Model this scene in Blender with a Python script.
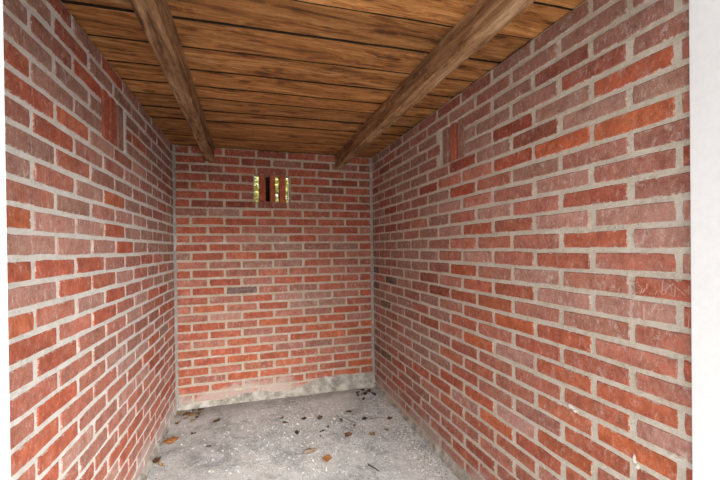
import bpy, bmesh, math, random
from mathutils import Vector, Matrix, noise as mnoise

for o in list(bpy.data.objects):
    bpy.data.objects.remove(o, do_unlink=True)
scene = bpy.context.scene
COL = scene.collection
rnd = random.Random(11)

# ------------------------------------------------------------------ camera
CAM = Vector((0.5476, -2.9545, 1.184))
YAW, PITCH, ROLL, FPX, CY = 0.3024, -0.005, -0.0119, 360.2881, 250.0853
fw = Vector((math.sin(YAW), math.cos(YAW), 0)); rt = Vector((math.cos(YAW), -math.sin(YAW), 0)); up = Vector((0, 0, 1))
fw2 = fw * math.cos(PITCH) + up * math.sin(PITCH)
up2 = up * math.cos(PITCH) - fw * math.sin(PITCH)
rt3 = rt * math.cos(ROLL) + up2 * math.sin(ROLL)
up3 = up2 * math.cos(ROLL) - rt * math.sin(ROLL)
cd = bpy.data.cameras.new('camera')
cd.sensor_width = 36.0
cd.lens = FPX / 720 * 36
cd.shift_y = (CY - 240) / 720
cd.clip_start = 0.02
cam = bpy.data.objects.new('camera', cd)
m = Matrix((rt3, up3, -fw2)).transposed().to_4x4()
m.translation = CAM
cam.matrix_world = m
COL.objects.link(cam)
scene.camera = cam

# ------------------------------------------------------------------ sky and exposure
world = bpy.data.worlds.new('overcast_sky')
scene.world = world
world.use_nodes = True
wn = world.node_tree
bg = wn.nodes['Background']
bg.inputs['Color'].default_value = (0.97, 0.985, 1.0, 1)
# standard overcast sky: three times as bright overhead as at the horizon
tc = wn.nodes.new('ShaderNodeTexCoord'); sx = wn.nodes.new('ShaderNodeSeparateXYZ'); wn.links.new(tc.outputs['Generated'], sx.inputs[0])
mx = wn.nodes.new('ShaderNodeMath'); mx.operation = 'MAXIMUM'; wn.links.new(sx.outputs['Z'], mx.inputs[0]); mx.inputs[1].default_value = 0.0
ma = wn.nodes.new('ShaderNodeMath'); ma.operation = 'MULTIPLY_ADD'; wn.links.new(mx.outputs[0], ma.inputs[0]); ma.inputs[1].default_value = 2.0 * 1.0; ma.inputs[2].default_value = 1.0
wn.links.new(ma.outputs[0], bg.inputs['Strength'])
scene.view_settings.view_transform = 'Standard'
scene.view_settings.look = 'None'
scene.view_settings.gamma = 1.0
scene.view_settings.use_curve_mapping = False
scene.view_settings.exposure = 0.86
# sun behind thin overcast: very soft, from outside behind the doorway
sd = bpy.data.lights.new('hazy_sun', 'SUN')
sd.energy = 7.5
sd.angle = math.radians(60)
sd.color = (1.0, 0.985, 0.955)
sun = bpy.data.objects.new('hazy_sun', sd)
sun.rotation_euler = Vector((-0.42, 1.0, -0.68)).to_track_quat('-Z', 'Y').to_euler()
COL.objects.link(sun)

# ------------------------------------------------------------------ room numbers (metres)
W = 1.585            # inner width, left wall face at x = 0
YF = -2.36           # inner face of the front wall
TH = 0.108           # wall thickness
CEIL = 1.972         # underside of ceiling boards
COURSE = 0.0667
Z0 = 1.936           # centre of the topmost course
NC = 29
JOINT = 0.0125
TOE = 0.014          # the left wall closes in slightly towards the back
MREC = 0.0024        # mortar set back from brick faces

# ------------------------------------------------------------------ node helpers
def material(name, rough=0.9):
    mt = bpy.data.materials.new(name)
    mt.use_nodes = True
    nt = mt.node_tree
    b = nt.nodes['Principled BSDF']
    b.inputs['Roughness'].default_value = rough
    b.inputs['Specular IOR Level'].default_value = 0.25
    return mt, nt, b

class N:
    def __init__(s, nt): s.nt = nt
    def node(s, t, **kw):
        n = s.nt.nodes.new(t)
        for k, v in kw.items(): setattr(n, k, v)
        return n
    def link(s, a, b): s.nt.links.new(a, b)
    def put(s, inp, v):
        if hasattr(v, 'links') or isinstance(v, bpy.types.NodeSocket): s.link(v, inp)
        else: inp.default_value = v
    def math(s, op, a, b=0.0, clamp=False):
        n = s.node('ShaderNodeMath', operation=op, use_clamp=clamp); s.put(n.inputs[0], a); s.put(n.inputs[1], b); return n.outputs[0]
    def mul(s, a, b): return s.math('MULTIPLY', a, b)
    def add(s, a, b): return s.math('ADD', a, b)
    def noise(s, vec, scale, detail=4, rough=0.55, dist=0.0):
        n = s.node('ShaderNodeTexNoise'); s.link(vec, n.inputs['Vector']); n.inputs['Scale'].default_value = scale
        n.inputs['Detail'].default_value = detail; n.inputs['Roughness'].default_value = rough; n.inputs['Distortion'].default_value = dist
        return n.outputs['Fac']
    def voro(s, vec, scale, out='Distance'):
        n = s.node('ShaderNodeTexVoronoi', voronoi_dimensions='2D'); s.link(vec, n.inputs['Vector']); n.inputs['Scale'].default_value = scale
        return n.outputs[out]
    def vscale(s, vec, sc):
        n = s.node('ShaderNodeVectorMath', operation='MULTIPLY'); s.link(vec, n.inputs[0]); n.inputs[1].default_value = sc; return n.outputs[0]
    def vadd(s, a, b):
        n = s.node('ShaderNodeVectorMath', operation='ADD'); s.link(a, n.inputs[0]); s.put(n.inputs[1], b); return n.outputs[0]
    def vec(s, x, y, z):
        n = s.node('ShaderNodeCombineXYZ'); s.put(n.inputs[0], x); s.put(n.inputs[1], y); s.put(n.inputs[2], z); return n.outputs[0]
    def ramp(s, f, a, b):                       # smooth step from a to b
        n = s.node('ShaderNodeMapRange', interpolation_type='SMOOTHSTEP'); s.link(f, n.inputs['Value'])
        s.put(n.inputs['From Min'], a); s.put(n.inputs['From Max'], b); return n.outputs['Result']
    def cramp(s, f, stops):
        n = s.node('ShaderNodeValToRGB'); s.link(f, n.inputs[0]); e = n.color_ramp.elements
        while len(e) < len(stops): e.new(0.5)
        for q, (p, c) in zip(e, stops): q.position = p; q.color = (*c, 1)
        return n.outputs['Color']
    def mix(s, f, a, b, mode='MIX'):
        n = s.node('ShaderNodeMix', data_type='RGBA', blend_type=mode); s.put(n.inputs[0], f)
        s.put(n.inputs[6], a if not isinstance(a, tuple) else (*a, 1)); s.put(n.inputs[7], b if not isinstance(b, tuple) else (*b, 1))
        return n.outputs[2]
    def bump(s, h, dist, strength=1.0, normal=None):
        n = s.node('ShaderNodeBump'); n.inputs['Distance'].default_value = dist; n.inputs['Strength'].default_value = strength
        s.link(h, n.inputs['Height'])
        if normal: s.link(normal, n.inputs['Normal'])
        return n.outputs['Normal']
    def pos(s): return s.node('ShaderNodeNewGeometry').outputs['Position']
    def info(s): return s.node('ShaderNodeObjectInfo')

def brick_material(name, from_attribute=False, fringe=True):
    mt, nt, b = material(name, 0.92)
    n = N(nt)
    p = n.pos()
    if from_attribute:
        at = n.node('ShaderNodeAttribute'); at.attribute_name = 'tint'
        base, haze = at.outputs['Color'], at.outputs['Alpha']
        rv = n.vec(0.0, 0.0, 0.0)
    else:
        i = n.info(); base, haze = i.outputs['Color'], i.outputs['Alpha']
        rr = n.mul(i.outputs['Random'], 37.0); rv = n.vec(rr, rr, rr)
    pr = n.vadd(p, rv)
    # fired clay tone: cloudy within one brick
    cl = n.noise(pr, 16, 4, 0.6)
    c = n.mix(n.ramp(cl, 0.30, 0.72), n.mix(1.0, base, (0.72, 0.66, 0.62), 'MULTIPLY'), n.mix(1.0, base, (1.16, 1.22, 1.25), 'MULTIPLY'))
    mt2 = n.noise(pr, 48, 8, 0.85)
    c = n.mix(n.mul(n.ramp(mt2, 0.52, 0.36), 0.75), c, n.mix(1.0, c, (0.52, 0.46, 0.44), 'MULTIPLY'))
    c = n.mix(n.mul(n.ramp(mt2, 0.53, 0.68), 0.55), c, n.mix(1.0, c, (1.35, 1.55, 1.65), 'MULTIPLY'))
    # sandy speckle
    sp = n.noise(pr, 260, 3, 0.7)
    c = n.mix(n.mul(n.ramp(sp, 0.55, 0.75), 0.35), c, (0.42, 0.22, 0.16))
    c = n.mix(n.mul(n.ramp(n.noise(pr, 120, 4, 0.7), 0.60, 0.72), 0.5), c, n.mix(1.0, c, (0.45, 0.42, 0.42), 'MULTIPLY'))
    # lime and mortar haze left by pointing: a thin mottled veil, finely brushed
    st = n.noise(n.vscale(pr, (1, 1, 0.26)), 190, 5, 0.8)
    bl = n.noise(p, 15, 6, 0.7, 0.6)
    hz = n.add(n.add(n.mul(bl, 0.45), n.mul(st, 0.45)), n.mul(mt2, 0.22))
    hm = n.mul(n.add(n.mul(n.ramp(hz, 0.36, 0.74), 0.95), 0.10), n.add(n.mul(haze, 0.58), 0.02))
    c = n.mix(hm, c, (0.57, 0.405, 0.345))
    # white smears and drips in patches
    sm = n.noise(n.vadd(n.vscale(p, (1, 1, 0.6)), n.vec(3.0, 7.0, 1.0)), 34, 8, 0.84, 0.4)
    c = n.mix(n.mul(n.ramp(sm, 0.52, 0.66), n.add(n.mul(haze, 0.40), 0.30)), c, (0.64, 0.54, 0.49))
    fl = n.noise(n.vadd(n.vscale(p, (1, 1, 0.45)), n.vec(1.0, 5.0, 3.0)), 85, 7, 0.88, 0.15)
    c = n.mix(n.mul(n.ramp(fl, 0.55, 0.66), n.add(n.mul(haze, 0.55), 0.25)), c, (0.68, 0.56, 0.50))
    # tiny pits and dark grains
    c = n.mix(n.mul(n.ramp(n.noise(pr, 330, 2, 0.6), 0.62, 0.72), 0.6), c, (0.07, 0.03, 0.02))
    # damp-borne lime bloom just above the floor
    sep = n.node('ShaderNodeSeparateXYZ'); n.link(p, sep.inputs[0])
    low = n.ramp(n.add(sep.outputs['Z'], n.mul(n.noise(p, 4, 5, 0.65), -0.40)), -0.06, -0.14)
    c = n.mix(n.mul(low, 0.6), c, (0.50, 0.46, 0.42))
    # crumbs of mortar clinging to the arrises
    if fringe:
        g = n.node('ShaderNodeTexCoord').outputs['Generated']
        gs = n.node('ShaderNodeSeparateXYZ'); n.link(g, gs.inputs[0])
        ex = n.mul(n.math('SUBTRACT', 0.5, n.math('ABSOLUTE', n.math('SUBTRACT', gs.outputs['X'], 0.5))), 0.225)
        ez = n.mul(n.math('SUBTRACT', 0.5, n.math('ABSOLUTE', n.math('SUBTRACT', gs.outputs['Z'], 0.5))), 0.052)
        ed = n.math('MINIMUM', ex, ez)
        rag = n.mul(n.math('SUBTRACT', n.noise(pr, 60, 6, 0.8), 0.52), 0.040)
        c = n.mix(n.mul(n.ramp(n.math('SUBTRACT', ed, rag), 0.0024, 0.0006), 0.75), c, (0.55, 0.50, 0.44))
    n.link(c, b.inputs['Base Color'])
    h = n.add(n.mul(n.noise(pr, 70, 5, 0.7), 0.8), n.mul(n.noise(pr, 320, 3, 0.7), 0.35))
    n.link(n.bump(h, 0.004, 0.55), b.inputs['Normal'])
    return mt

def mortar_material(name, tone=(0.50, 0.475, 0.43), dark=(0.30, 0.275, 0.24), rag=0.0):
    mt, nt, b = material(name, 0.95)
    n = N(nt); p = n.pos()
    c = n.mix(n.ramp(n.noise(p, 14, 5, 0.65), 0.30, 0.70), dark, tone)
    c = n.mix(n.mul(n.ramp(n.noise(p, 90, 4, 0.7), 0.35, 0.62), 1.0 - 0.6 * rag), c, tone)
    c = n.mix(n.mul(n.ramp(n.noise(p, 200, 3, 0.7), 0.62, 0.74), 0.6), c, (0.16, 0.14, 0.12))
    c = n.mix(n.mul(n.ramp(n.noise(p, 7, 4, 0.6), 0.55, 0.72), 0.5), c, (0.66, 0.64, 0.61))
    n.link(c, b.inputs['Base Color'])
    h = n.add(n.noise(p, 55, 6, 0.72), n.mul(n.noise(p, 230, 3, 0.7), 0.5))
    n.link(n.bump(h, 0.006, 0.7), b.inputs['Normal'])
    return mt

def wood_material(name, axis, stops, knots=True, gloss=0.75):
    mt, nt, b = material(name, gloss)
    n = N(nt); i = n.info()
    r = n.mul(i.outputs['Random'], 53.0)
    p = n.vadd(n.pos(), n.vec(r, n.mul(r, 0.7), r))
    lo, hi = 1.0, 11.0
    sc = (lo, hi, hi) if axis == 'X' else (hi, lo, hi)
    warp = n.noise(n.vscale(p, tuple(0.35 * v if v == hi else v for v in sc)), 2.2, 3, 0.6)
    pw = n.vadd(n.vscale(p, sc), n.vec(n.mul(warp, 1.6), n.mul(warp, 1.6), n.mul(warp, 1.6)))
    g1 = n.noise(pw, 2.6, 6, 0.68, 0.3)
    g2 = n.noise(n.vscale(p, tuple(v * (1 if v == lo else 5) for v in sc)), 3.0, 4, 0.7)
    f = n.add(n.mul(g1, 0.72), n.mul(g2, 0.28))
    c = n.cramp(f, stops)
    tone = n.add(n.mul(i.outputs['Random'], 0.45), 0.76)
    c = n.mix(1.0, c, n.vec(tone, tone, tone), 'MULTIPLY')
    fine = n.noise(n.vscale(p, tuple(v * (1.5 if v == lo else 22) for v in sc)), 3.0, 3, 0.7)
    c = n.mix(n.mul(n.ramp(fine, 0.54, 0.70), 0.55), c, n.mix(1.0, c, (0.5, 0.42, 0.36), 'MULTIPLY'))
    blot = n.noise(n.vscale(p, (2.2, 5, 5) if axis == 'X' else (5, 2.2, 5)), 1.6, 5, 0.65)
    c = n.mix(n.mul(n.ramp(blot, 0.56, 0.74), 0.7), c, n.mix(1.0, c, (0.42, 0.36, 0.33), 'MULTIPLY'))
    pale = n.noise(n.vadd(n.vscale(p, (1.4, 9, 9) if axis == 'X' else (9, 1.4, 9)), n.vec(9.0, 4.0, 2.0)), 2.0, 4, 0.7)
    c = n.mix(n.mul(n.ramp(pale, 0.62, 0.70), 0.6), c, (0.64, 0.43, 0.25))
    if knots:
        kv = n.vadd(n.vscale(p, (3.1, 7.5, 7.5) if axis == 'X' else (7.5, 3.1, 7.5)), n.vec(n.mul(g2, 0.12), n.mul(g2, 0.12), 0.0))
        k = n.voro(kv, 1.0)
        some = n.ramp(n.noise(n.vscale(p, (1.9, 4.1, 0.0)), 1.0, 1, 0.5), 0.46, 0.52)
        c = n.mix(n.mul(n.mul(n.ramp(k, 0.30, 0.10), 0.45), some), c, n.mix(1.0, c, (0.55, 0.42, 0.34), 'MULTIPLY'))
        c = n.mix(n.mul(n.mul(n.ramp(k, 0.12, 0.06), 0.8), some), c, (0.07, 0.026, 0.011))
    n.link(c, b.inputs['Base Color'])
    crack = n.noise(n.vscale(p, tuple(v * (0.8 if v == lo else 9) for v in sc)), 2.4, 3, 0.6, 0.5)
    c = n.mix(n.mul(n.ramp(n.math('ABSOLUTE', n.math('SUBTRACT', crack, 0.5)), 0.012, 0.003), n.ramp(blot, 0.46, 0.58)), c, (0.03, 0.014, 0.007))
    n.link(c, b.inputs['Base Color'])
    n.link(n.bump(n.add(n.mul(fine, 0.8), g1), 0.005, 0.6), b.inputs['Normal'])
    return mt

def plain_material(name, col, var=0.15, scale=30, rough=0.8, bump=0.0):
    mt, nt, b = material(name, rough)
    n = N(nt); p = n.pos()
    f = n.noise(p, scale, 4, 0.6)
    lo = tuple(v * (1 - var) for v in col); hi = tuple(min(1, v * (1 + var)) for v in col)
    n.link(n.mix(n.ramp(f, 0.3, 0.7), lo, hi), b.inputs['Base Color'])
    if bump: n.link(n.bump(f, bump, 0.6), b.inputs['Normal'])
    return mt

def concrete_material(name):
    mt, nt, b = material(name, 0.93)
    n = N(nt); p = n.pos()
    big = n.noise(p, 2.6, 5, 0.6, 0.5)
    mid = n.noise(n.vadd(p, n.vec(5.0, 2.0, 0.0)), 9, 6, 0.68, 0.6)
    c = n.mix(n.ramp(mid, 0.34, 0.66), (0.30, 0.31, 0.305), (0.55, 0.565, 0.56))
    c = n.mix(n.mul(n.ramp(big, 0.46, 0.62), 0.7), c, (0.62, 0.615, 0.595))
    c = n.mix(n.mul(n.ramp(n.noise(p, 30, 8, 0.85, 0.8), 0.52, 0.62), 0.75), c, (0.76, 0.77, 0.76))
    c = n.mix(n.mul(n.ramp(n.noise(p, 70, 6, 0.85), 0.54, 0.62), 0.8), c, (0.15, 0.15, 0.14))
    c = n.mix(n.mul(n.ramp(n.noise(p, 150, 3, 0.7), 0.56, 0.66), 0.6), c, (0.78, 0.77, 0.75))
    # brown dirt drifted into the back corners (shape of its own)
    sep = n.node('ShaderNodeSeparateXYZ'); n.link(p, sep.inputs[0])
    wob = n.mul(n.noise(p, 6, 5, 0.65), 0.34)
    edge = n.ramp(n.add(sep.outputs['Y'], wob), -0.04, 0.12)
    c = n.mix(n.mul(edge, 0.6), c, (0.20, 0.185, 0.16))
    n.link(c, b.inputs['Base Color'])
    h = n.add(n.noise(p, 40, 6, 0.72), n.mul(n.noise(p, 160, 4, 0.7), 0.6))
    n.link(n.bump(h, 0.008, 0.8), b.inputs['Normal'])
    return mt

def leaf_material(name, col):
    mt, nt, b = material(name, 0.7)
    n = N(nt); p = n.pos(); i = n.info()
    t = n.add(n.mul(i.outputs['Random'], 0.5), 0.75)
    c = n.mix(n.ramp(n.noise(p, 90, 4, 0.7), 0.35, 0.65), tuple(v * 0.55 for v in col), col)
    n.link(n.mix(1.0, c, n.vec(t, t, t), 'MULTIPLY'), b.inputs['Base Color'])
    return mt

M_BRICK = brick_material('fired_brick')
M_BRICK_FAR = brick_material('fired_brick_rest', True, False)
M_BRICK_VENT = brick_material('fired_vent_brick', False, False)
M_MORTAR = mortar_material('lime_mortar', (0.58, 0.525, 0.445), (0.41, 0.36, 0.285))
M_MORTAR_PALE = mortar_material('pale_lime_mortar', (0.64, 0.62, 0.58), (0.47, 0.45, 0.41))
M_MORTAR_SHADED = mortar_material('shaded_lime_mortar', (0.50, 0.425, 0.335), (0.34, 0.275, 0.205))  # darker and warmer: dim light of the back wall put into its colour
M_SKIRT = mortar_material('rough_mortar', (0.52, 0.49, 0.43), (0.13, 0.12, 0.098), 1.0)
M_CORNER = mortar_material('corner_mortar', (0.36, 0.34, 0.31), (0.20, 0.185, 0.165))
M_PLANK = wood_material('board_wood', 'X', [(0.37, (0.10, 0.036, 0.011)), (0.46, (0.34, 0.140, 0.042)), (0.55, (0.52, 0.245, 0.080)), (0.65, (0.70, 0.40, 0.170))])
M_BEAM = wood_material('beam_wood', 'Y', [(0.37, (0.075, 0.040, 0.021)), (0.46, (0.25, 0.132, 0.062)), (0.55, (0.41, 0.235, 0.118)), (0.65, (0.60, 0.41, 0.245))], False)
M_EDGE = plain_material('shaded_board_edge', (0.030, 0.018, 0.010), 0.4, 50, 0.95)  # near-black board edges, with the shade of the gaps painted in
M_CONC = concrete_material('rough_concrete')
M_WHITE = plain_material('white_paint', (0.74, 0.75, 0.76), 0.02, 60, 0.55, 0.0006)
M_SCRATCH = plain_material('scratched_clay', (0.55, 0.33, 0.26), 0.15, 200, 0.95)
M_SPLAT = plain_material('mortar_splat', (0.60, 0.55, 0.48), 0.2, 120, 0.95, 0.002)
M_ROOF = plain_material('roof_felt', (0.05, 0.05, 0.05), 0.3, 40, 0.9)
M_PAVE = plain_material('outdoor_paving', (0.40, 0.39, 0.37), 0.2, 6, 0.9)
M_BATTEN = plain_material('dark_batten', (0.035, 0.018, 0.010), 0.3, 60, 0.9)
M_LEAF = {k: leaf_material('dead_leaf_' + k, c) for k, c in dict(orange=(0.40, 0.17, 0.055), tan=(0.42, 0.26, 0.12), brown=(0.17, 0.085, 0.045), dark=(0.07, 0.042, 0.028), pale=(0.46, 0.36, 0.27)).items()}
M_GREEN = leaf_material('bush_leaf', (0.66, 0.66, 0.22))
M_TWIG = plain_material('twig_bark', (0.06, 0.045, 0.035), 0.3, 80, 0.9)

# ------------------------------------------------------------------ object helpers
def link(o, parent=None):
    COL.objects.link(o)
    if parent: o.parent = parent
    return o
def mesh_obj(name, verts, faces, mat, parent=None, smooth=False):
    me = bpy.data.meshes.new(name)
    me.from_pydata(verts, [], faces)
    me.materials.append(mat)
    if smooth:
        for f in me.polygons: f.use_smooth = True
    me.update()
    return link(bpy.data.objects.new(name, me), parent)
def tag(o, label=None, cat=None, group=None, kind=None):
    if label: o['label'] = label
    if cat: o['category'] = cat
    if group: o['group'] = group
    if kind: o['kind'] = kind
    return o
def box_data(b, V, F):
    (x0, x1, y0, y1, z0, z1) = b
    k = len(V)
    V += [(x0, y0, z0), (x1, y0, z0), (x1, y1, z0), (x0, y1, z0), (x0, y0, z1), (x1, y0, z1), (x1, y1, z1), (x0, y1, z1)]
    F += [tuple(k + i for i in f) for f in ((0, 3, 2, 1), (4, 5, 6, 7), (0, 1, 5, 4), (1, 2, 6, 5), (2, 3, 7, 6), (3, 0, 4, 7))]
def nz(x, y, z, s, seed=0.0):
    return mnoise.noise(Vector((x * s + seed, y * s - seed, z * s + 2 * seed)))

def cam_px(p):
    v = Vector(p) - CAM
    d = v.dot(fw2)
    if d < 0.05: return None
    return 360 + FPX * v.dot(rt3) / d, CY - FPX * v.dot(up3) / d, d

# ------------------------------------------------------------------ brick shapes (shared meshes, front face towards local -Y)
BL, BH, BD = 0.24 - JOINT, COURSE - JOINT, 0.030
def brick_mesh(k, L=BL, H=BH, D=BD):
    r = random.Random(100 + k)
    a, h = L / 2, H / 2
    base = [(-a, -h), (-a * 0.35, -h), (a * 0.3, -h), (a, -h), (a, 0), (a, h), (a * 0.35, h), (-a * 0.3, h), (-a, h), (-a, 0)]
    corner = {0, 3, 5, 8}
    ring = []
    for i, (x, z) in enumerate(base):
        j = 0.0022
        if i in corner:
            cx = r.uniform(0.0005, 0.0045); cz = r.uniform(0.0003, 0.003)
            x -= math.copysign(cx, x); z -= math.copysign(cz, z)
        else:
            x += r.uniform(-j, j) if abs(x) == a else r.uniform(-0.02, 0.02)
            z += r.uniform(-j, j * 0.6) * (1 if z > 0 else -1) if abs(z) == h else r.uniform(-0.006, 0.006)
        ring.append((x, z))
    c = 0.0030
    V = []
    for x, z in ring:
        V.append((x - math.copysign(min(c * r.uniform(0.6, 1.6), abs(x)), x) if abs(x) > a * 0.9 else x, r.uniform(-0.0006, 0.0006), z - math.copysign(c * r.uniform(0.5, 1.5), z) if abs(z) > h * 0.6 else z))
    V += [(x, 0.0032, z) for x, z in ring] + [(x, D, z) for x, z in ring]
    n = len(ring)
    F = [tuple(range(n))]
    for q in (0, n):
        for i in range(n):
            j = (i + 1) % n
            F.append((q + i, q + n + i, q + n + j, q + j))
    return V, F
BRICKS = []
for k in range(10):
    V, F = brick_mesh(k)
    me = bpy.data.meshes.new('brick'); me.from_pydata(V, [], F); me.materials.append(M_BRICK); me.update()
    BRICKS.append(me)
SOLDIERS = []
for k in range(3):
    V, F = brick_mesh(40 + k, 0.196, 0.052, 0.104)
    me = bpy.data.meshes.new('soldier_brick'); me.from_pydata(V, [], F); me.materials.append(M_BRICK_VENT); me.update()
    SOLDIERS.append(me)

TYPES = dict(R=((0.39, 0.080, 0.034), 0.22), O=((0.44, 0.104, 0.040), 0.16), D=((0.27, 0.056, 0.028), 0.18), M=((0.24, 0.082, 0.049), 0.70),
             N=((0.29, 0.074, 0.044), 0.48), P=((0.35, 0.112, 0.076), 0.88), Q=((0.37, 0.090, 0.046), 0.46), K=((0.11, 0.058, 0.048), 0.35))
OVER = {
 'R': {(4, 0): 'R', (3, 1): 'D', (3, -1): 'N', (6, 0): 'O', (5, -1): 'M', (5, 1): 'M', (7, -1): 'N', (7, 1): 'N', (6, 2): 'O', (4, 2): 'M', (5, 3): 'D', (6, 4): 'R', (4, 4): 'D', (7, 3): 'M',
       (8, 0): 'N', (8, 2): 'P', (9, -1): 'N', (9, 1): 'R', (9, 3): 'Q', (10, 0): 'P', (10, 2): 'P', (10, 4): 'R', (11, -1): 'P', (11, 1): 'R', (12, 0): 'Q', (12, 2): 'R', (13, -1): 'R', (13, 1): 'Q',
       (13, 3): 'P', (14, 0): 'P', (14, 2): 'P', (15, -1): 'Q', (15, 1): 'Q', (16, 0): 'Q', (17, -1): 'Q', (17, 1): 'R', (18, 0): 'O', (18, 2): 'O', (19, -1): 'P', (19, 1): 'O', (20, 0): 'O', (20, 2): 'O',
       (2, 0): 'M', (2, 2): 'D', (1, 3): 'M', (2, 4): 'M', (3, 3): 'M', (3, 5): 'M', (8, 4): 'Q', (16, 2): 'O', (19, 3): 'Q', (21, 1): 'O', (21, 3): 'N', (22, 2): 'O'},
 'L': {(4, -2): 'O', (4, 0): 'M', (5, -1): 'R', (5, 1): 'O', (3, -1): 'M', (3, 1): 'M', (2, 0): 'N', (2, -2): 'M', (6, -2): 'N', (6, 0): 'R', (6, 2): 'N', (7, -1): 'M', (7, 1): 'R', (7, 3): 'N', (8, -2): 'M', (8, 0): 'Q',
       (8, 2): 'M', (8, 4): 'O', (9, -1): 'Q', (9, 1): 'M', (9, 3): 'N', (10, -2): 'O', (10, 0): 'P', (10, 2): 'P', (11, -1): 'P', (11, 1): 'P', (11, 3): 'P', (12, -2): 'R', (12, 0): 'R', (12, 2): 'R', (13, -1): 'P',
       (13, 1): 'R', (13, 3): 'R', (14, -2): 'O', (14, 0): 'Q', (14, 2): 'P', (15, -1): 'R', (15, 1): 'Q', (16, -2): 'Q', (16, 0): 'R', (17, -1): 'Q', (18, -2): 'Q', (19, -1): 'O', (20, 0): 'R', (1, 1): 'D', (0, 0): 'D'},
 'B': {(16, 3): 'K', (10, 5): 'M', (11, 6): 'M', (13, 6): 'M', (7, 2): 'M', (7, 0): 'N', (11, 8): 'N', (11, 10): 'M', (10, 7): 'R', (12, 7): 'Q', (17, 6): 'P', (18, 1): 'O', (18, 3): 'Q', (12, 11): 'Q', (25, 0): 'R',
       (27, 4): 'P', (28, 5): 'P', (26, 1): 'N', (20, 3): 'Q', (19, 2): 'P', (15, 4): 'N', (26, 3): 'O', (24, 3): 'O', (22, 3): 'O', (24, 5): 'R', (23, 4): 'R', (21, 4): 'N'},
}
def pick(wall, idx, j, s):
    t = OVER[wall].get((idx, j))
    if t is None:
        u = rnd.random()
        if wall == 'L':
            t = ('M' if u < .45 else 'P' if u < .62 else 'N' if u < .8 else 'R') if idx <= 11 else ('R' if u < .3 else 'Q' if u < .68 else 'P' if u < .88 else 'N')
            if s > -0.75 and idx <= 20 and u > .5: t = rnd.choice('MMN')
        elif wall == 'R':
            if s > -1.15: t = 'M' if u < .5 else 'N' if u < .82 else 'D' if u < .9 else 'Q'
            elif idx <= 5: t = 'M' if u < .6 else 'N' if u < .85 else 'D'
            elif idx <= 12: t = 'Q' if u < .4 else 'P' if u < .65 else 'R'
            else: t = 'R' if u < .35 else 'Q' if u < .75 else 'O' if u < .9 else 'P'
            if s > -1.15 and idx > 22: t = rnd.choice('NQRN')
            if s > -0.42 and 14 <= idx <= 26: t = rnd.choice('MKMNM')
        else:
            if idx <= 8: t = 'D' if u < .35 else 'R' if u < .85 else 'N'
            elif idx <= 18: t = 'R' if u < .55 else 'N' if u < .72 else 'Q' if u < .92 else 'M'
            else: t = 'R' if u < .40 else 'O' if u < .68 else 'Q' if u < .9 else 'N'
    c, hz = TYPES[t]
    v = rnd.uniform(0.86, 1.14)
    c = tuple(max(0.01, q * v * rnd.uniform(0.95, 1.05)) for q in c)
    return (*c, min(1, max(0, hz + rnd.uniform(-0.12, 0.12))))

# ------------------------------------------------------------------ walls
def wall_frame(wall):
    """maps (s along wall, depth behind face, z) to world"""
    if wall == 'L': return lambda s, d, z: (-d + TOE * (s + 1.9), s, z)
    if wall == 'R': return lambda s, d, z: (W + d, s, z)
    return lambda s, d, z: (s, d, z)
ROT = {'L': math.pi / 2 - TOE, 'R': -math.pi / 2, 'B': 0.0}
S_RANGE = {'L': (YF, 0.0), 'R': (YF - 0.12, 0.0), 'B': (0.026, W)}
J0 = {'L': -1.7751, 'R': -2.3286, 'B': 0.0212}
PARITY = {'L': 0, 'R': 0, 'B': 1}
OPEN = {'L': (-1.292, -1.020, 2, 4), 'R': (-1.387, -1.160, 2, 4), 'B': (0.605, 0.881, 3, 5)}
SOLD = {'L': [(-1.276, -1.216, 'R'), (-1.200, -1.136, 'R'), (-1.114, -1.050, 'M')], 'R': [(-1.387, -1.333, 'M'), (-1.312, -1.258, 'R'), (-1.238, -1.184, 'M')],
        'B': [(0.641, 0.692, 'R'), (0.724, 0.768, 'O'), (0.798, 0.850, 'O')]}
LABEL = {'L': ('wall_left', 'brick side wall with pale hazy bricks and red upright vent bricks'), 'R': ('wall_right', 'brick side wall with scratched writing and closed-looking vent of upright bricks'),
         'B': ('wall_back', 'red brick end wall with four narrow ventilation slits')}
TOPZ = 2.02
WTOP = 1.9655        # the brickwork stops just short of the boards
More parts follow.
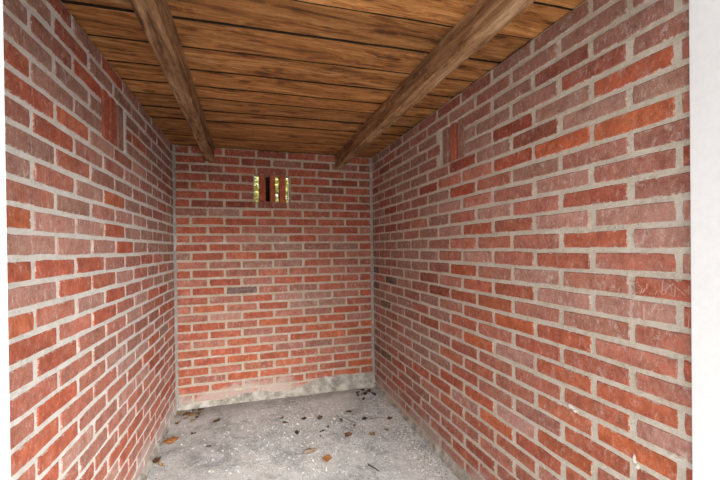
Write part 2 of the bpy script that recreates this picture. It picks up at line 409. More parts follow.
def build_wall(wall):
    fm = wall_frame(wall)
    s0, s1 = S_RANGE[wall]
    o0, o1, i0, i1 = OPEN[wall]
    oz1 = Z0 - i0 * COURSE + COURSE / 2; oz0 = Z0 - i1 * COURSE - COURSE / 2
    oz0 -= 0.006 if wall == 'B' else -0.004; oz1 += 0.008 if wall == 'B' else -0.002
    V, F = [], []
    def quad(a, b, c, d):
        k = len(V); V.extend([a, b, c, d]); F.append((k, k + 1, k + 2, k + 3))
    # bed of mortar: closed slabs around the vent, with a slightly wavy skin in front
    e0, e1 = (s0 - 0.14, s1 + TH) if wall != 'B' else (-TH, W + TH)
    for (a, b, z0, z1) in ((e0, e1, -0.1, oz0), (e0, e1, oz1, WTOP), (e0, o0, oz0, oz1), (o1, e1, oz0, oz1), (e0, e1, WTOP, TOPZ)):
        k = len(V); dd = 0.055 if z0 == WTOP else MREC + 0.003
        V += [fm(s, d, z) for z in (z0, z1) for (s, d) in ((a, dd), (b, dd), (b, TH), (a, TH))]
        F += [tuple(k + i for i in f) for f in ((0, 3, 2, 1), (4, 5, 6, 7), (0, 1, 5, 4), (1, 2, 6, 5), (2, 3, 7, 6), (3, 0, 4, 7))]
    def cuts(a, b, step, extra):
        n = max(1, round((b - a) / step)); c = [a + (b - a) * i / n for i in range(n + 1)]
        c = [x for x in c if all(abs(x - e) > step * 0.4 for e in extra)] + list(extra)
        return sorted(c)
    S = cuts(s0, s1, 0.022, (o0, o1)); Z = cuts(-0.02, WTOP, 0.0155, (oz0, oz1))
    base = len(V)
    for s in S:
        for z in Z:
            x, y, zz = fm(s, 0, z)
            d = MREC + 0.0014 * nz(x, y, zz, 22, 1.3) + 0.0016 * nz(x, y, zz, 60, 4.1)
            if s in (o0, o1) and oz0 <= z <= oz1 or z in (oz0, oz1) and o0 <= s <= o1: d = MREC + 0.0035
            V.append(fm(s, d, z))
    nzv = len(Z)
    for i in range(len(S) - 1):
        for j in range(nzv - 1):
            if S[i] >= o0 - 1e-6 and S[i + 1] <= o1 + 1e-6 and Z[j] >= oz0 - 1e-6 and Z[j + 1] <= oz1 + 1e-6: continue
            a = base + i * nzv + j
            f = (a, a + nzv, a + nzv + 1, a + 1)
            F.append(f if wall in 'B' else tuple(reversed(f)) if wall == 'R' else f)
    name, lab = LABEL[wall]
    ob = mesh_obj(name, V, F, {'L': M_MORTAR_PALE, 'R': M_MORTAR, 'B': M_MORTAR_SHADED}[wall])
    tag(ob, lab, 'wall', None, 'structure')
    # bricks, course by course
    out = []
    for idx in range(NC + 1):
        z = Z0 - idx * COURSE
        par = (idx + PARITY[wall]) % 2
        j = -14 + par
        while True:
            a, b = J0[wall] + 0.12 * j, J0[wall] + 0.12 * (j + 2)
            if a > s1: break
            pieces = [(max(a + JOINT / 2, s0 + 0.004), min(b - JOINT / 2, s1 - 0.006))]
            if i0 <= idx <= i1:
                new = []
                for p, q in pieces:
                    if q <= o0 or p >= o1: new.append((p, q))
                    else:
                        if p < o0 - 0.03: new.append((p, o0 - 0.006))
                        if q > o1 + 0.03: new.append((o1 + 0.006, q))
                pieces = new
            for p, q in pieces:
                if q - p < 0.022: continue
                tint = pick(wall, idx, j, (p + q) / 2)
                out.append((idx, j, p, q, z, tint))
            j += 2
    # how large each one shows
    def area(t):
        idx, j, p, q, z, _ = t
        P = [cam_px(fm(s, 0, zz)) for s in (p, q) for zz in (z - 0.026, z + 0.026)]
        if any(v is None for v in P): return 0
        x0, x1 = max(0, min(v[0] for v in P)), min(720, max(v[0] for v in P)); y0, y1 = max(0, min(v[1] for v in P)), min(480, max(v[1] for v in P))
        if wall == 'L' and (p + q) / 2 < -1.95: return 0
        return max(0, x1 - x0) * max(0, y1 - y0)
    out.sort(key=area, reverse=True)
    single = [t for t in out[:300] if area(t) > 4]
    rest = [t for t in out if t not in single]
    made = {}
    def pose(t):
        idx, j, p, q, z, tint = t
        r = random.Random(idx * 131 + j * 17 + ord(wall))
        proud = r.uniform(-0.0004, 0.0020)
        loc = fm((p + q) / 2, -proud, z + r.uniform(-0.002, 0.002))
        mt = Matrix.Translation(loc) @ Matrix.Rotation(ROT[wall] + r.uniform(-0.006, 0.006), 4, 'Z') @ Matrix.Rotation(r.uniform(-0.007, 0.007), 4, 'Y')
        sx = (q - p) / BL * r.uniform(0.972, 1.008)
        flip = -1 if r.random() < .0 else 1
        return mt @ Matrix.Diagonal((sx * flip, 1, r.uniform(0.965, 1.03), 1)), r.randrange(10)
    for t in single:
        mt, k = pose(t)
        b = bpy.data.objects.new('brick', BRICKS[k]); link(b, ob); b.matrix_world = mt; b.color = t[5]
        made[(t[0], t[1])] = b
    if rest:
        V, F, C = [], [], []
        for t in rest:
            mt, k = pose(t)
            n0 = len(V); me = BRICKS[k]
            V += [tuple(mt @ v.co) for v in me.vertices]
            for f in me.polygons: F.append(tuple(n0 + i for i in f.vertices))
            C += [t[5]] * len(me.vertices)
        r_ = mesh_obj('remaining_bricks', V, F, M_BRICK_FAR, ob)
        at = r_.data.color_attributes.new('tint', 'FLOAT_COLOR', 'POINT')
        for i, c in enumerate(C): at.data[i].color = c
        r_['kind'] = 'stuff'
    # upright bricks of the vent
    for k, (a, b_, ty) in enumerate(SOLD[wall]):
        c, hz = TYPES[ty]
        b = bpy.data.objects.new('upright_brick', SOLDIERS[k]); link(b, ob)
        mt = Matrix.Translation(fm((a + b_) / 2, 0.001, (oz0 + oz1) / 2)) @ Matrix.Rotation(ROT[wall], 4, 'Z') @ Matrix.Rotation(math.pi / 2, 4, 'Y')
        b.matrix_world = mt @ Matrix.Diagonal(((oz1 - oz0 + 0.004) / 0.196, 1, (b_ - a) / 0.052, 1))
        b.color = (*c, hz * (0.3 if wall == 'B' else 0.8))
    return ob, made

wall_left, mL = build_wall('L')
wall_right, mR = build_wall('R')
wall_back, mB = build_wall('B')

# dark batten nailed outside over the second slit of the end wall
V, F = [], []
box_data((0.676, 0.742, TH + 0.001, TH + 0.026, 1.40, 1.90), V, F)
mesh_obj('outside_batten', V, F, M_BATTEN, wall_back)

# scratched writing on three bricks of the right wall
SCR = {
 (13, -1): [[(-2.209, 1.0694), (-2.2176, 1.0597)], [(-2.2193, 1.0616), (-2.2123, 1.045), (-2.2278, 1.052)], [(-2.228, 1.0764), (-2.2395, 1.0637), (-2.2344, 1.0494)], [(-2.2394, 1.0517), (-2.2477, 1.0645)],
    [(-2.2091, 1.0818), (-2.2297, 1.08)], [(-2.2527, 1.0786), (-2.2509, 1.0649)], [(-2.2776, 1.0627), (-2.2729, 1.0522)], [(-2.2908, 1.0837), (-2.2888, 1.0541), (-2.2985, 1.0569), (-2.3001, 1.0651), (-2.2927, 1.0659)],
    [(-2.3202, 1.08), (-2.3186, 1.0513)], [(-2.3207, 1.0769), (-2.3326, 1.0671), (-2.3393, 1.0585)], [(-2.3501, 1.0828), (-2.3494, 1.0597)], [(-2.3394, 1.0709), (-2.35, 1.069)]],
 (14, 0): [[(-2.2415, 1.021), (-2.2431, 0.975)], [(-2.2665, 1.0196), (-2.2594, 1.0), (-2.2632, 1.0023)], [(-2.2819, 1.0252), (-2.2803, 1.0118), (-2.2739, 0.9792)], [(-2.2818, 1.012), (-2.2953, 1.0191)]],
 (14, -2): [[(-2.3502, 1.0076), (-2.3481, 0.978)]],
}
def strokes(name, lines, parent, wdt=0.0015):
    V, F = [], []
    for ln in lines:
        for (a, b) in zip(ln[:-1], ln[1:]):
            d = Vector((b[0] - a[0], b[1] - a[1])); d.normalize(); q = Vector((-d.y, d.x)) * wdt / 2
            k = len(V)
            for x in (W - 0.0034, W + 0.001):
                V += [(x, a[0] - q.x - d.x * wdt * .3, a[1] - q.y), (x, b[0] - q.x, b[1] - q.y), (x, b[0] + q.x, b[1] + q.y), (x, a[0] + q.x - d.x * wdt * .3, a[1] + q.y)]
            F += [(k, k + 1, k + 2, k + 3), (k + 4, k + 7, k + 6, k + 5)] + [(k + i, k + (i + 1) % 4, k + 4 + (i + 1) % 4, k + 4 + i) for i in range(4)]
    o = mesh_obj(name, V, F, M_SCRATCH)
    o.parent = parent; o.matrix_parent_inverse = parent.matrix_world.inverted()
    return o
bpy.context.view_layer.update()
for key, lines in SCR.items():
    par = mR.get(key, wall_right)
    strokes('scratched_writing', lines, par)['label'] = 'pale letters scratched into the brick'

# splashes of pale mortar on the right wall
for (y, z, ry, rz) in ((-2.002, 0.640, 0.016, 0.010), (-2.017, 0.632, 0.010, 0.006), (-2.213, 0.578, 0.006, 0.014), (-2.222, 0.562, 0.005, 0.010), (-2.311, 0.640, 0.020, 0.008), (-2.335, 0.645, 0.012, 0.007)):
    V = [(W - 0.006, y, z)]; F = []
    n = 10
    for k in range(n):
        a = k / n * 2 * math.pi; q = rnd.uniform(0.6, 1.25)
        V.append((W - 0.0035, y + ry * q * 0.6 * math.cos(a), z + rz * q * 0.6 * math.sin(a)))
    for k in range(n):
        a = k / n * 2 * math.pi; q = rnd.uniform(0.8, 1.35)
        V.append((W + 0.002, y + ry * q * math.cos(a), z + rz * q * math.sin(a)))
    for k in range(n):
        j = (k + 1) % n
        F.append((0, 1 + k, 1 + j)); F.append((1 + k, 1 + n + k, 1 + n + j, 1 + j))
    mesh_obj('mortar_splash', V, F, M_SPLAT, wall_right, True)

# ------------------------------------------------------------------ front wall with the doorway (camera stands outside it)
JL, JR = 0.245, W - 0.027        # clear opening between the white jambs
LINT = 1.81  # unseen lintel, set low to keep light off the upper walls
V, F = [], []
box_data((-TH, JL - 0.045, YF - 0.14, YF, -0.1, TOPZ), V, F)
box_data((JL - 0.045, W + TH + 0.3, YF - 0.14, YF, LINT + 0.045, TOPZ), V, F)
box_data((W + TH + 0.002, W + TH + 0.4, YF - 0.14, YF - 0.001, -0.1, LINT + 0.045), V, F)
mt, nt, b = material('front_brickwork', 0.92); n = N(nt)
bt = n.node('ShaderNodeTexBrick'); p = n.pos(); sep = n.node('ShaderNodeSeparateXYZ'); n.link(p, sep.inputs[0])
n.link(n.vec(sep.outputs['X'], sep.outputs['Z'], 0.0), bt.inputs['Vector'])
bt.inputs['Scale'].default_value = 1.0; bt.inputs['Brick Width'].default_value = 0.24; bt.inputs['Row Height'].default_value = COURSE; bt.inputs['Mortar Size'].default_value = 0.007
bt.inputs['Color1'].default_value = (0.34, 0.075, 0.032, 1); bt.inputs['Color2'].default_value = (0.26, 0.08, 0.05, 1); bt.inputs['Mortar'].default_value = (0.5, 0.47, 0.42, 1)
n.link(bt.outputs['Color'], b.inputs['Base Color'])
tag(mesh_obj('wall_front', V, F, mt), 'brick front wall around the open doorway', 'wall', None, 'structure')

def bevel_box(name, b, mat, parent=None, w=0.003):
    V, F = [], []
    box_data(b, V, F)
    o = mesh_obj(name, V, F, mat, parent)
    bm = bmesh.new(); bm.from_mesh(o.data)
    bmesh.ops.bevel(bm, geom=list(bm.edges), offset=w, segments=2, affect='EDGES')
    bm.to_mesh(o.data); bm.free()
    return o
tag(bevel_box('trim_1', (JL - 0.044, JL, YF - 0.155, YF, 0.0, LINT), M_WHITE), 'white painted door jamb beside the pale hazy brick wall', 'door jamb', None, 'structure')
tag(bevel_box('trim_2', (JR, W - 0.004, YF - 0.155, YF - 0.0065, 0.0, LINT), M_WHITE), 'white painted door jamb beside the brick wall with scratched writing', 'door jamb', None, 'structure')
tag(bevel_box('trim_3', (JL - 0.044, W + 0.019, YF - 0.155, YF, LINT + 0.001, LINT + 0.044), M_WHITE), 'white painted head of the door frame', 'door head', None, 'structure')

# ------------------------------------------------------------------ floor and ground outside
V, F = [], []
nx, ny = 110, 170
x0, x1, y0, y1 = -0.02, W + 0.02, YF - 0.02, 0.02
def floor_z(x, y):
    return 0.0045 * nz(x, y, 0, 3.0, 2.0) + 0.003 * nz(x, y, 0, 14, 5.0) + 0.0015 * nz(x, y, 0, 42, 1.0)
for i in range(nx + 1):
    for j in range(ny + 1):
        x = x0 + (x1 - x0) * i / nx; y = y0 + (y1 - y0) * j / ny
        V.append((x, y, floor_z(x, y)))
for i in range(nx):
    for j in range(ny):
        a = i * (ny + 1) + j
        F.append((a, a + ny + 1, a + ny + 2, a + 1))
k = len(V)
box_data((x0, x1, y0, y1, -0.12, -0.02), V, F)
floor = mesh_obj('floor', V, F, M_CONC, None, True)
tag(floor, 'rough grey concrete floor strewn with mortar crumbs and dead leaves', 'floor', None, 'structure')
V, F = [], []
box_data((-6, 8, -9, YF - 0.02, -0.14, -0.02), V, F)
box_data((-6, 8, TH + 0.02, 7, -0.14, -0.02), V, F)
tag(mesh_obj('ground', V, F, M_PAVE), 'paved ground outside the brick shed', 'ground', None, 'structure')

# mortar skirtings: a ragged fillet where wall meets floor
def skirting(wall, prof, foot, parent, mat=M_SKIRT, seed=0.0):
    fm = wall_frame(wall)
    s0, s1 = prof[0][0], prof[-1][0]
    n = int((s1 - s0) / 0.012); rows = 9
    V, F = [], []
    def interp(s, tab):
        for (a, va), (b, vb) in zip(tab[:-1], tab[1:]):
            if a <= s <= b: return va + (vb - va) * (s - a) / (b - a)
        return tab[-1][1]
    for i in range(n + 1):
        s = s0 + (s1 - s0) * i / n
        h = interp(s, prof) + 0.012 * nz(s, 0, 0, 17, 3 + seed) + 0.007 * nz(s, 0, 0, 55, 8 + seed)
        ft = interp(s, foot) + 0.008 * nz(s, 3, 0, 20, 5 + seed)
        for r in range(rows):
            t = r / (rows - 1)
            z = h * (1 - t) - 0.012 * t
            d = -(0.003 + ft * t ** 2.2 + 0.005 * math.sin(math.pi * t)) - 0.006 * nz(s, z, 0, 30, seed) - 0.005 * nz(s, z, 0, 75, 2 + seed)
            if r == 0: d = 0.004
            V.append(fm(s, d, z))
    for i in range(n):
        for r in range(rows - 1):
            a = i * rows + r
            f = (a, a + 1, a + rows + 1, a + rows)
            F.append(f if wall != 'R' else tuple(reversed(f)))
    o = mesh_obj('mortar_skirting', V, F, mat, parent, True)
    o['label'] = 'ragged pale mortar fillet along the floor'
    return o
skirting('B', [(0.0, .048), (.19, .034), (.40, .038), (.46, .063), (.64, .073), (.74, .045), (.82, .034), (.94, .057), (1.02, .088), (1.125, .124), (1.236, .129), (1.32, .128), (1.45, .120), (W, .112)],
         [(0, .02), (.5, .025), (.9, .04), (1.2, .055), (W, .06)], wall_back, M_SKIRT, 0.0)
skirting('R', [(YF, .10), (-1.75, .11), (-1.58, .085), (-1.40, .050), (-1.15, .032), (-0.8, .024), (-0.4, .022), (0, .035)], [(YF, .04), (-1.2, .030), (-.5, .026), (0, .03)], wall_right, M_SKIRT, 11.0)
skirting('L', [(YF, .08), (-1.3, .10), (-1.1, .085), (-0.9, .060), (-0.6, .040), (-0.3, .030), (0, .030)], [(YF, .03), (-.9, .020), (0, .016)], wall_left, M_SKIRT, 23.0)

# grey mortar run into the two back corners
def corner_fill(xc, sgn, wd, seed, mat):
    V, F = [], []
    n = 150; rows = 6
    for i in range(n + 1):
        z = WTOP * i / n
        a = wd * (1 + 0.35 * nz(0, 0, z, 9, seed) + 0.35 * nz(0, 0, z, 34, seed + 3))
        c = wd * 0.75 * (1 + 0.4 * nz(0, 0, z, 12, seed + 7) + 0.35 * nz(0, 0, z, 40, seed + 9))
        pts = [(a, 0.005), (a * 0.92, -0.003), (a * .45, -0.006), (0.007, -c * .45), (0.004, -c * .92), (-0.004, -c)]
        for (x, y) in pts: V.append((xc + sgn * (x + 0.002 * nz(x, y, z, 60, seed)), y + 0.002 * nz(y, x, z, 60, seed), z))
    for i in range(n):
        for r in range(rows - 1):
            q = i * rows + r
            f = (q, q + 1, q + rows + 1, q + rows)
            F.append(f if sgn > 0 else tuple(reversed(f)))
    mesh_obj('corner_mortar', V, F, mat, wall_back, True)
corner_fill(0.0266, 1, 0.020, 1.0, M_CORNER)
corner_fill(W, -1, 0.022, 9.0, M_CORNER)

# ------------------------------------------------------------------ ceiling: boards on two beams
V, F = [], []
box_data((-TH - 0.1, W + TH + 0.1, YF - 0.75, TH + 0.1, CEIL + 0.030, CEIL + 0.12), V, F)  # runs out past the doorway: unseen eave, added to cut high sky light
ceiling = tag(mesh_obj('ceiling', V, F, M_ROOF), 'low timber ceiling of brown boards laid across two beams', 'ceiling', None, 'structure')
edges = [-2.52, -2.33, -2.155, -1.98, -1.800, -1.617, -1.432, -1.248, -1.080, -0.935, -0.755, -0.590, -0.425, -0.255, -0.095, 0.06]
def board(ya, yb, k):
    r = random.Random(500 + k)
    V, F = [], []
    n = 30
    xa, xb = -0.05, W + 0.05
    z = CEIL + r.uniform(-0.0025, 0.003)
    tilt = r.uniform(-0.004, 0.004)
    def edge(x, y, s): return y - 0.040 * (x - 0.6) + 0.0035 * nz(x, y, 0, 3.2, s) + 0.0018 * nz(x, y, 0, 14, s + 3)
    g = r.uniform(0.0024, 0.0048)
    for i in range(n + 1):
        x = xa + (xb - xa) * i / n
        a = edge(x, ya, 2.0 + k) + g; b = edge(x, yb, 3.0 + k) - g
        zz = z + 0.002 * nz(x, ya, 0, 2.5, 6.0 + k)
        V += [(x, a, zz + 0.028), (x, a, zz + 0.002), (x, a + 0.002, zz), (x, (a + b) / 2, zz + 0.0012 + tilt * .2), (x, b - 0.002, zz + tilt), (x, b, zz + 0.002 + tilt), (x, b, zz + 0.028)]
    m_ = 7
    for i in range(n):
        for r_ in range(m_):
            q = i * m_ + r_; q2 = i * m_ + (r_ + 1) % m_
            F.append((q, q + m_, q2 + m_, q2))
    F.append(tuple(range(m_))); F.append(tuple(reversed(range(n * m_, n * m_ + m_))))
    o = mesh_obj('plank', V, F, M_PLANK, ceiling)
    o.data.materials.append(M_EDGE)
    for i, f in enumerate(o.data.polygons):
        if i < n * m_ and i % m_ in (0, 1, 4, 5, 6): f.material_index = 1
    return o
for k in range(len(edges) - 1): board(edges[k], edges[k + 1], k)

def beam(xa, xb, zb, wane, seed, label):
    V, F = [], []
    n = 90
    ya, yb = YF - 0.10, 0.012
    h = CEIL - 0.0035
    for i in range(n + 1):
        y = ya + (yb - ya) * i / n
        w = lambda s, a=0.0022: a * nz(0, y, 0, 5, seed + s) + a * 0.5 * nz(0, y, 0, 21, seed + s + 2)
        l, r = xa + w(1), xb + w(2); b = zb + w(3, 0.003)
        cl = 0.004 + 0.003 * (1 + nz(0, y, 0, 6, seed + 8)); cr = 0.004 + 0.003 * (1 + nz(0, y, 0, 7, seed + 9))
        if wane > 0: cr += 0.012 * max(0, nz(0, y, 0, 1.6, seed + 4) + 0.35)
        V += [(l, y, h), (l + w(5), y, (h + b) / 2), (l, y, b + cl), (l + cl, y, b), ((l + r) / 2, y, b + w(6)), (r - cr, y, b), (r, y, b + cr), (r + w(7), y, (h + b) / 2), (r + 0.003, y, h)]
    m_ = 9
    for i in range(n):
        for q in range(m_):
            a = i * m_ + q; b = i * m_ + (q + 1) % m_
            F.append((a, b, b + m_, a + m_))
    F.append(tuple(reversed(range(m_)))); F.append(tuple(range(n * m_, n * m_ + m_)))
    return tag(mesh_obj('ceiling_beam', V, F, M_BEAM), label, 'beam')
beam(0.248, 0.314, 1.858, 1, 3.0, 'rough-sawn timber beam under the boards, nearer the pale hazy brick wall')
beam(1.258, 1.322, 1.862, 0, 17.0, 'rough-sawn timber beam under the boards, nearer the wall with scratched writing')

# ------------------------------------------------------------------ dead leaves, twigs and mortar crumbs on the floor
def leaf(loc, size, rz, mat, curl, seed, name='dead_leaf', ratio=0.55, tilt=0.0):
    r = random.Random(seed)
    V, F = [], []
    nu, nv = 9, 4
    T = 0.0009
    prof = [0.10, .60, .86, .98, 1.0, .95, .82, .60, .32, 0.04]
    def pt(i, j, top):
        u = i / nu; v = j / nv * 2 - 1
        w = prof[i] * ratio * 0.5 * size * (1 + 0.22 * math.sin(i * 2.3 + seed) * abs(v))
        x = (u - 0.5) * size
        z = abs(v) ** 1.6 * w * curl + (u - 0.45) ** 2 * size * curl * 0.9 + 0.003 * math.sin(7 * u + seed + 2 * v)
        return (x, v * w, z + (T if top else 0) + 0.0015)
    for top in (0, 1):
        for i in range(nu + 1):
            for j in range(nv + 1): V.append(pt(i, j, top))
    S = (nu + 1) * (nv + 1)
    for i in range(nu):
        for j in range(nv):
            a = i * (nv + 1) + j
            F.append((a, a + 1, a + nv + 2, a + nv + 1)); F.append((S + a, S + a + nv + 1, S + a + nv + 2, S + a + 1))
    rim = [j for j in range(nv + 1)] + [i * (nv + 1) + nv for i in range(1, nu + 1)] + [nu * (nv + 1) + j for j in range(nv - 1, -1, -1)] + [i * (nv + 1) for i in range(nu - 1, 0, -1)]
    for a, b in zip(rim, rim[1:] + rim[:1]): F.append((a, S + a, S + b, b))
    zmin = min(v[2] for v in V)
    V = [(x, y, z - zmin) for x, y, z in V]
    o = mesh_obj(name, V, F, mat, None, True)
    o.location = (loc[0], loc[1], floor_z(*loc) + 0.0005)
    o.rotation_euler = (tilt, tilt * 0.6, rz)
    # stalk as a part
    V, F = [], []
    for i in range(5):
        t = i / 4
        c = Vector((-0.5 * size - 0.35 * size * t, 0.05 * size * math.sin(3 * t + seed), 0.0018 + curl * size * 0.22 * (1 - t)))
        for q in range(4):
            a = q * math.pi / 2
            V.append((c.x, c.y + 0.0009 * math.cos(a), c.z + 0.0009 * math.sin(a) ))
    for i in range(4):
        for q in range(4): F.append((i * 4 + q, i * 4 + (q + 1) % 4, i * 4 + 4 + (q + 1) % 4, i * 4 + 4 + q))
    mesh_obj('stalk', V, F, M_TWIG, o)
    return o
tag(leaf((0.085, -0.50), 0.095, 0.3, M_LEAF['orange'], 0.9, 1), 'large orange-brown curled leaf against the foot of the hazy brick wall', 'leaf')
tag(leaf((0.050, -0.70), 0.060, 1.1, M_LEAF['brown'], 0.9, 2), 'crumpled dark brown leaf beside mortar fillet, near the large orange leaf', 'leaf')
tag(leaf((0.075, -0.735), 0.045, 2.3, M_LEAF['tan'], 0.6, 3), 'small tan leaf touching the crumpled dark brown leaf', 'leaf')
tag(leaf((0.957, -0.974), 0.062, 1.3, M_LEAF['orange'], 0.5, 4, ratio=0.85), 'broad orange-tan leaf lying flat in the middle of the floor', 'leaf')
tag(leaf((0.890, -0.870), 0.080, 0.2, M_LEAF['pale'], 0.25, 5, ratio=0.75), 'faded pale leaf flattened on the concrete beside the broad orange leaf', 'leaf')
tag(leaf((1.140, -0.776), 0.055, 0.4, M_LEAF['brown'], 0.7, 6, ratio=0.8), 'rounded brown leaf alone in the middle of the floor', 'leaf')
tag(leaf((1.285, -0.800), 0.050, 1.9, M_LEAF['tan'], 0.3, 7, ratio=0.7), 'flat tan leaf lying towards the wall with scratched writing', 'leaf')
GRP = 'small curled dead leaves on the floor'
LAB = dict(dark='small blackish curled leaf scrap lying loose on the concrete', brown='small mid-brown curled dead leaf lying loose on the concrete')
for k, (x, y, s, c) in enumerate([(0.905, -0.46, .045, 'dark'), (1.010, -0.495, .060, 'brown'), (0.991, -0.661, .032, 'dark'), (1.145, -0.556, .040, 'brown'), (0.774, -0.475, .045, 'brown'), (0.834, -0.634, .050, 'dark'),
        (1.229, -0.458, .048, 'brown'), (1.300, -0.596, .045, 'dark'), (1.475, -0.640, .045, 'brown'), (0.33, -0.30, .055, 'brown'), (0.20, -0.42, .030, 'dark'), (0.31, -0.62, .026, 'dark'),
        (0.76, -0.40, .03, 'brown'), (1.04, -0.62, .024, 'dark'), (0.97, -0.72, .022, 'dark'), (1.39, -0.78, .028, 'brown'), (1.21, -0.66, .026, 'brown')]):
    tag(leaf((x, y), s, rnd.uniform(0, 6.28), M_LEAF[c], rnd.uniform(.5, 1.0), 20 + k), LAB[c], 'leaf', GRP)
for k in range(16):
    x = 0.05 + 0.17 * rnd.random() ** 1.1; y = -0.05 - 0.22 * rnd.random() + 0.2 * (x - .05)
    tag(leaf((x, min(-0.05, y)), rnd.uniform(.03, .06), rnd.uniform(0, 6.28), M_LEAF[rnd.choice(['brown', 'dark', 'brown', 'tan'])], rnd.uniform(.3, .8), 60 + k), 'brown leaf in the litter drifted into the back corner by the hazy wall', 'leaf', 'leaf litter in the corner by the hazy wall')
for k in range(7):
    x = 1.51 - 0.14 * rnd.random(); y = -0.10 - 0.20 * rnd.random()
    tag(leaf((x, y), rnd.uniform(.03, .055), rnd.uniform(0, 6.28), M_LEAF[rnd.choice(['dark', 'dark', 'brown'])], rnd.uniform(.3, .8), 90 + k), 'dark leaf in the litter of the back corner beyond the broken mortar', 'leaf', 'dark litter in the corner beside the mortar smear')

def twig(pts, rad, label):
    V, F = [], []
    for i, p in enumerate(pts):
        rr = rad * (1 - 0.4 * i / (len(pts) - 1))
        for q in range(6):
            a = q * math.pi / 3
            V.append((p[0] + rr * math.cos(a) * 0.7, p[1] + rr * math.cos(a) * 0.7, floor_z(p[0], p[1]) + rr + p[2] + rr * math.sin(a)))
    for i in range(len(pts) - 1):
        for q in range(6): F.append((i * 6 + q, i * 6 + (q + 1) % 6, i * 6 + 6 + (q + 1) % 6, i * 6 + 6 + q))
    F.append(tuple(reversed(range(6)))); F.append(tuple(range(len(V) - 6, len(V))))
    return tag(mesh_obj('twig', V, F, M_TWIG, None, True), label, 'twig')
twig([(1.160, -1.090, 0), (1.172, -1.115, .001), (1.186, -1.140, 0), (1.196, -1.165, 0)], 0.0045, 'short thick dark twig lying alone on the concrete')
twig([(1.13, -0.475, 0), (1.17, -0.52, .002), (1.20, -0.575, .001), (1.235, -0.62, 0)], 0.0022, 'thin curved dark twig among the small brown leaves')
twig([(1.30, -0.565, 0), (1.35, -0.59, .001), (1.41, -0.60, .002), (1.47, -0.625, 0)], 0.0022, 'thin straight dark twig reaching towards the mortar fillet')
twig([(1.40, -0.19, 0), (1.45, -0.155, .004), (1.49, -0.15, .003), (1.52, -0.20, 0)], 0.005, 'dark bent twig in the litter of the back corner')

# crumbs of mortar
CR = []
for k in range(4):
    r = random.Random(900 + k)
    bm = bmesh.new(); bmesh.ops.create_icosphere(bm, subdivisions=1, radius=1.0)
    for v in bm.verts: v.co = Vector((v.co.x * r.uniform(.6, 1.15), v.co.y * r.uniform(.6, 1.15), v.co.z * r.uniform(.4, .75)))
    lo = min(v.co.z for v in bm.verts)
    for v in bm.verts: v.co.z -= lo
    me = bpy.data.meshes.new('mortar_crumb'); bm.to_mesh(me); bm.free(); me.materials.append(M_SPLAT); CR.append(me)
spots = []
for k in range(75):
    t = rnd.random()
    if t < .55: y = -0.30 - 1.1 * rnd.random(); x = W - 0.055 - abs(rnd.gauss(0, 0.05))
    elif t < .8: x = rnd.uniform(.75, 1.45); y = rnd.uniform(-.62, -.38)
    else: x = rnd.uniform(.1, 1.45); y = rnd.uniform(-1.4, -.3)
    spots.append((x, y, rnd.uniform(.0045, .011)))
spots += [(0.135, -0.41, .013), (0.345, -0.77, .010), (1.105, -0.515, .018), (1.13, -0.36, .014), (1.175, -0.375, .012)]
for k, (x, y, s) in enumerate(spots):
    o = link(bpy.data.objects.new('mortar_crumb', CR[k % 4]))
    o.location = (x, y, floor_z(x, y) - 0.0004); o.scale = (s, s * rnd.uniform(.7, 1.2), s * rnd.uniform(.6, 1)); o.rotation_euler = (0, 0, rnd.uniform(0, 6.28))
    tag(o, 'small pale crumb of broken mortar on the concrete floor', 'crumb', 'mortar crumbs scattered on the floor')

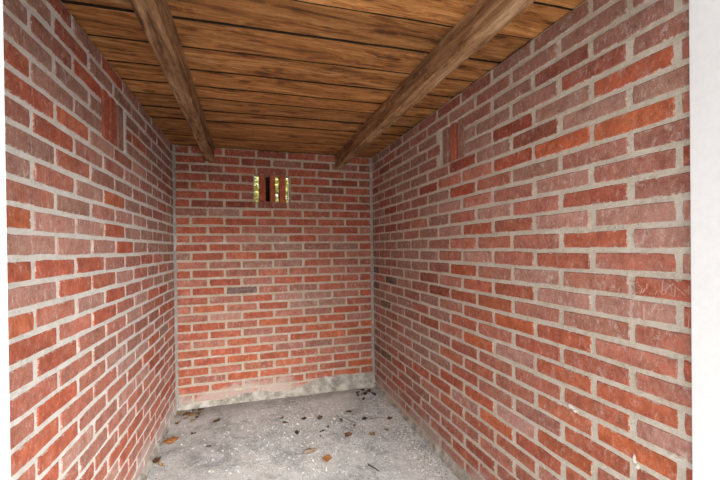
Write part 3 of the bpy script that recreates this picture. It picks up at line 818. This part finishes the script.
# grit too fine to count
V, F = [], []
for k in range(13000):
    if k % 3 == 0: x = W - 0.03 - abs(rnd.gauss(0, .10)); y = rnd.uniform(-1.7, -.05)
    elif k % 3 == 1: x = rnd.gauss(1.05, .3); y = rnd.gauss(-.6, .25)
    else: x = rnd.uniform(.02, W - .02); y = rnd.uniform(-1.9, -.04)
    if not (0.02 < x < W - .02 and -2.3 < y < -.03): continue
    s = 0.0013 + 0.0052 * rnd.random() ** 3
    z = floor_z(x, y); a = rnd.uniform(0, 6.28); b0 = len(V)
    for q in range(3): V.append((x + s * math.cos(a + q * 2.1), y + s * math.sin(a + q * 2.1), z - .0005))
    V.append((x, y, z + s * rnd.uniform(.6, 1.3)))
    F += [(b0, b0 + 1, b0 + 3), (b0 + 1, b0 + 2, b0 + 3), (b0 + 2, b0, b0 + 3), (b0, b0 + 2, b0 + 1)]
gm, nt, b = material('grit', 0.95); n = N(nt); p = n.pos()
n.link(n.cramp(n.noise(p, 60, 2, 0.6), [(0.35, (0.10, 0.09, 0.08)), (0.48, (0.42, 0.41, 0.39)), (0.62, (0.70, 0.68, 0.65))]), b.inputs['Base Color'])
tag(mesh_obj('grit', V, F, gm), 'fine grit and mortar dust scattered over the concrete floor', 'grit', None, 'stuff')

# ------------------------------------------------------------------ sunlit-green bush outside, seen through the slits
bush = bpy.data.objects.new('bush', None); link(bush); bush.location = (0.80, 0.95, -0.02)
tag(bush, 'yellow-green leafy bush outside, seen through the wall slits', 'bush')
V, F = [], []
for k in range(9000):
    u = Vector((rnd.gauss(0, 1), rnd.gauss(0, 1), rnd.gauss(0, 1))); u.normalize(); u *= rnd.random() ** 0.4
    c = Vector((u.x * 0.85, u.y * 0.5, 1.45 + u.z * 0.95))
    d = Vector((rnd.gauss(0, 1), rnd.gauss(0, 1), rnd.gauss(0, .6))).normalized(); e = d.cross(Vector((rnd.gauss(0, 1), rnd.gauss(0, 1), 1))).normalized()
    L = rnd.uniform(.03, .055); b0 = len(V); nrm = d.cross(e) * 0.008
    V += [tuple(c - d * L), tuple(c + e * L * .4 + nrm), tuple(c + d * L), tuple(c - e * L * .4 + nrm)]
    F += [(b0, b0 + 1, b0 + 2), (b0, b0 + 2, b0 + 3)]
fo = mesh_obj('foliage', V, F, M_GREEN, bush); fo['kind'] = 'stuff'
for k in range(5):
    V, F = [], []
    a = k * 1.25; top = Vector((0.45 * math.cos(a), 0.28 * math.sin(a), 1.6 + 0.2 * (k % 2)))
    for i in range(6):
        t = i / 5; c = top * t; c.z = top.z * t; c.x *= t; r0 = 0.016 * (1 - .6 * t)
        for q in range(6): V.append((c.x + r0 * math.cos(q * 1.047), c.y + r0 * math.sin(q * 1.047), c.z))
    for i in range(5):
        for q in range(6): F.append((i * 6 + q, i * 6 + (q + 1) % 6, i * 6 + 6 + (q + 1) % 6, i * 6 + 6 + q))
    mesh_obj('stem', V, F, M_TWIG, bush)
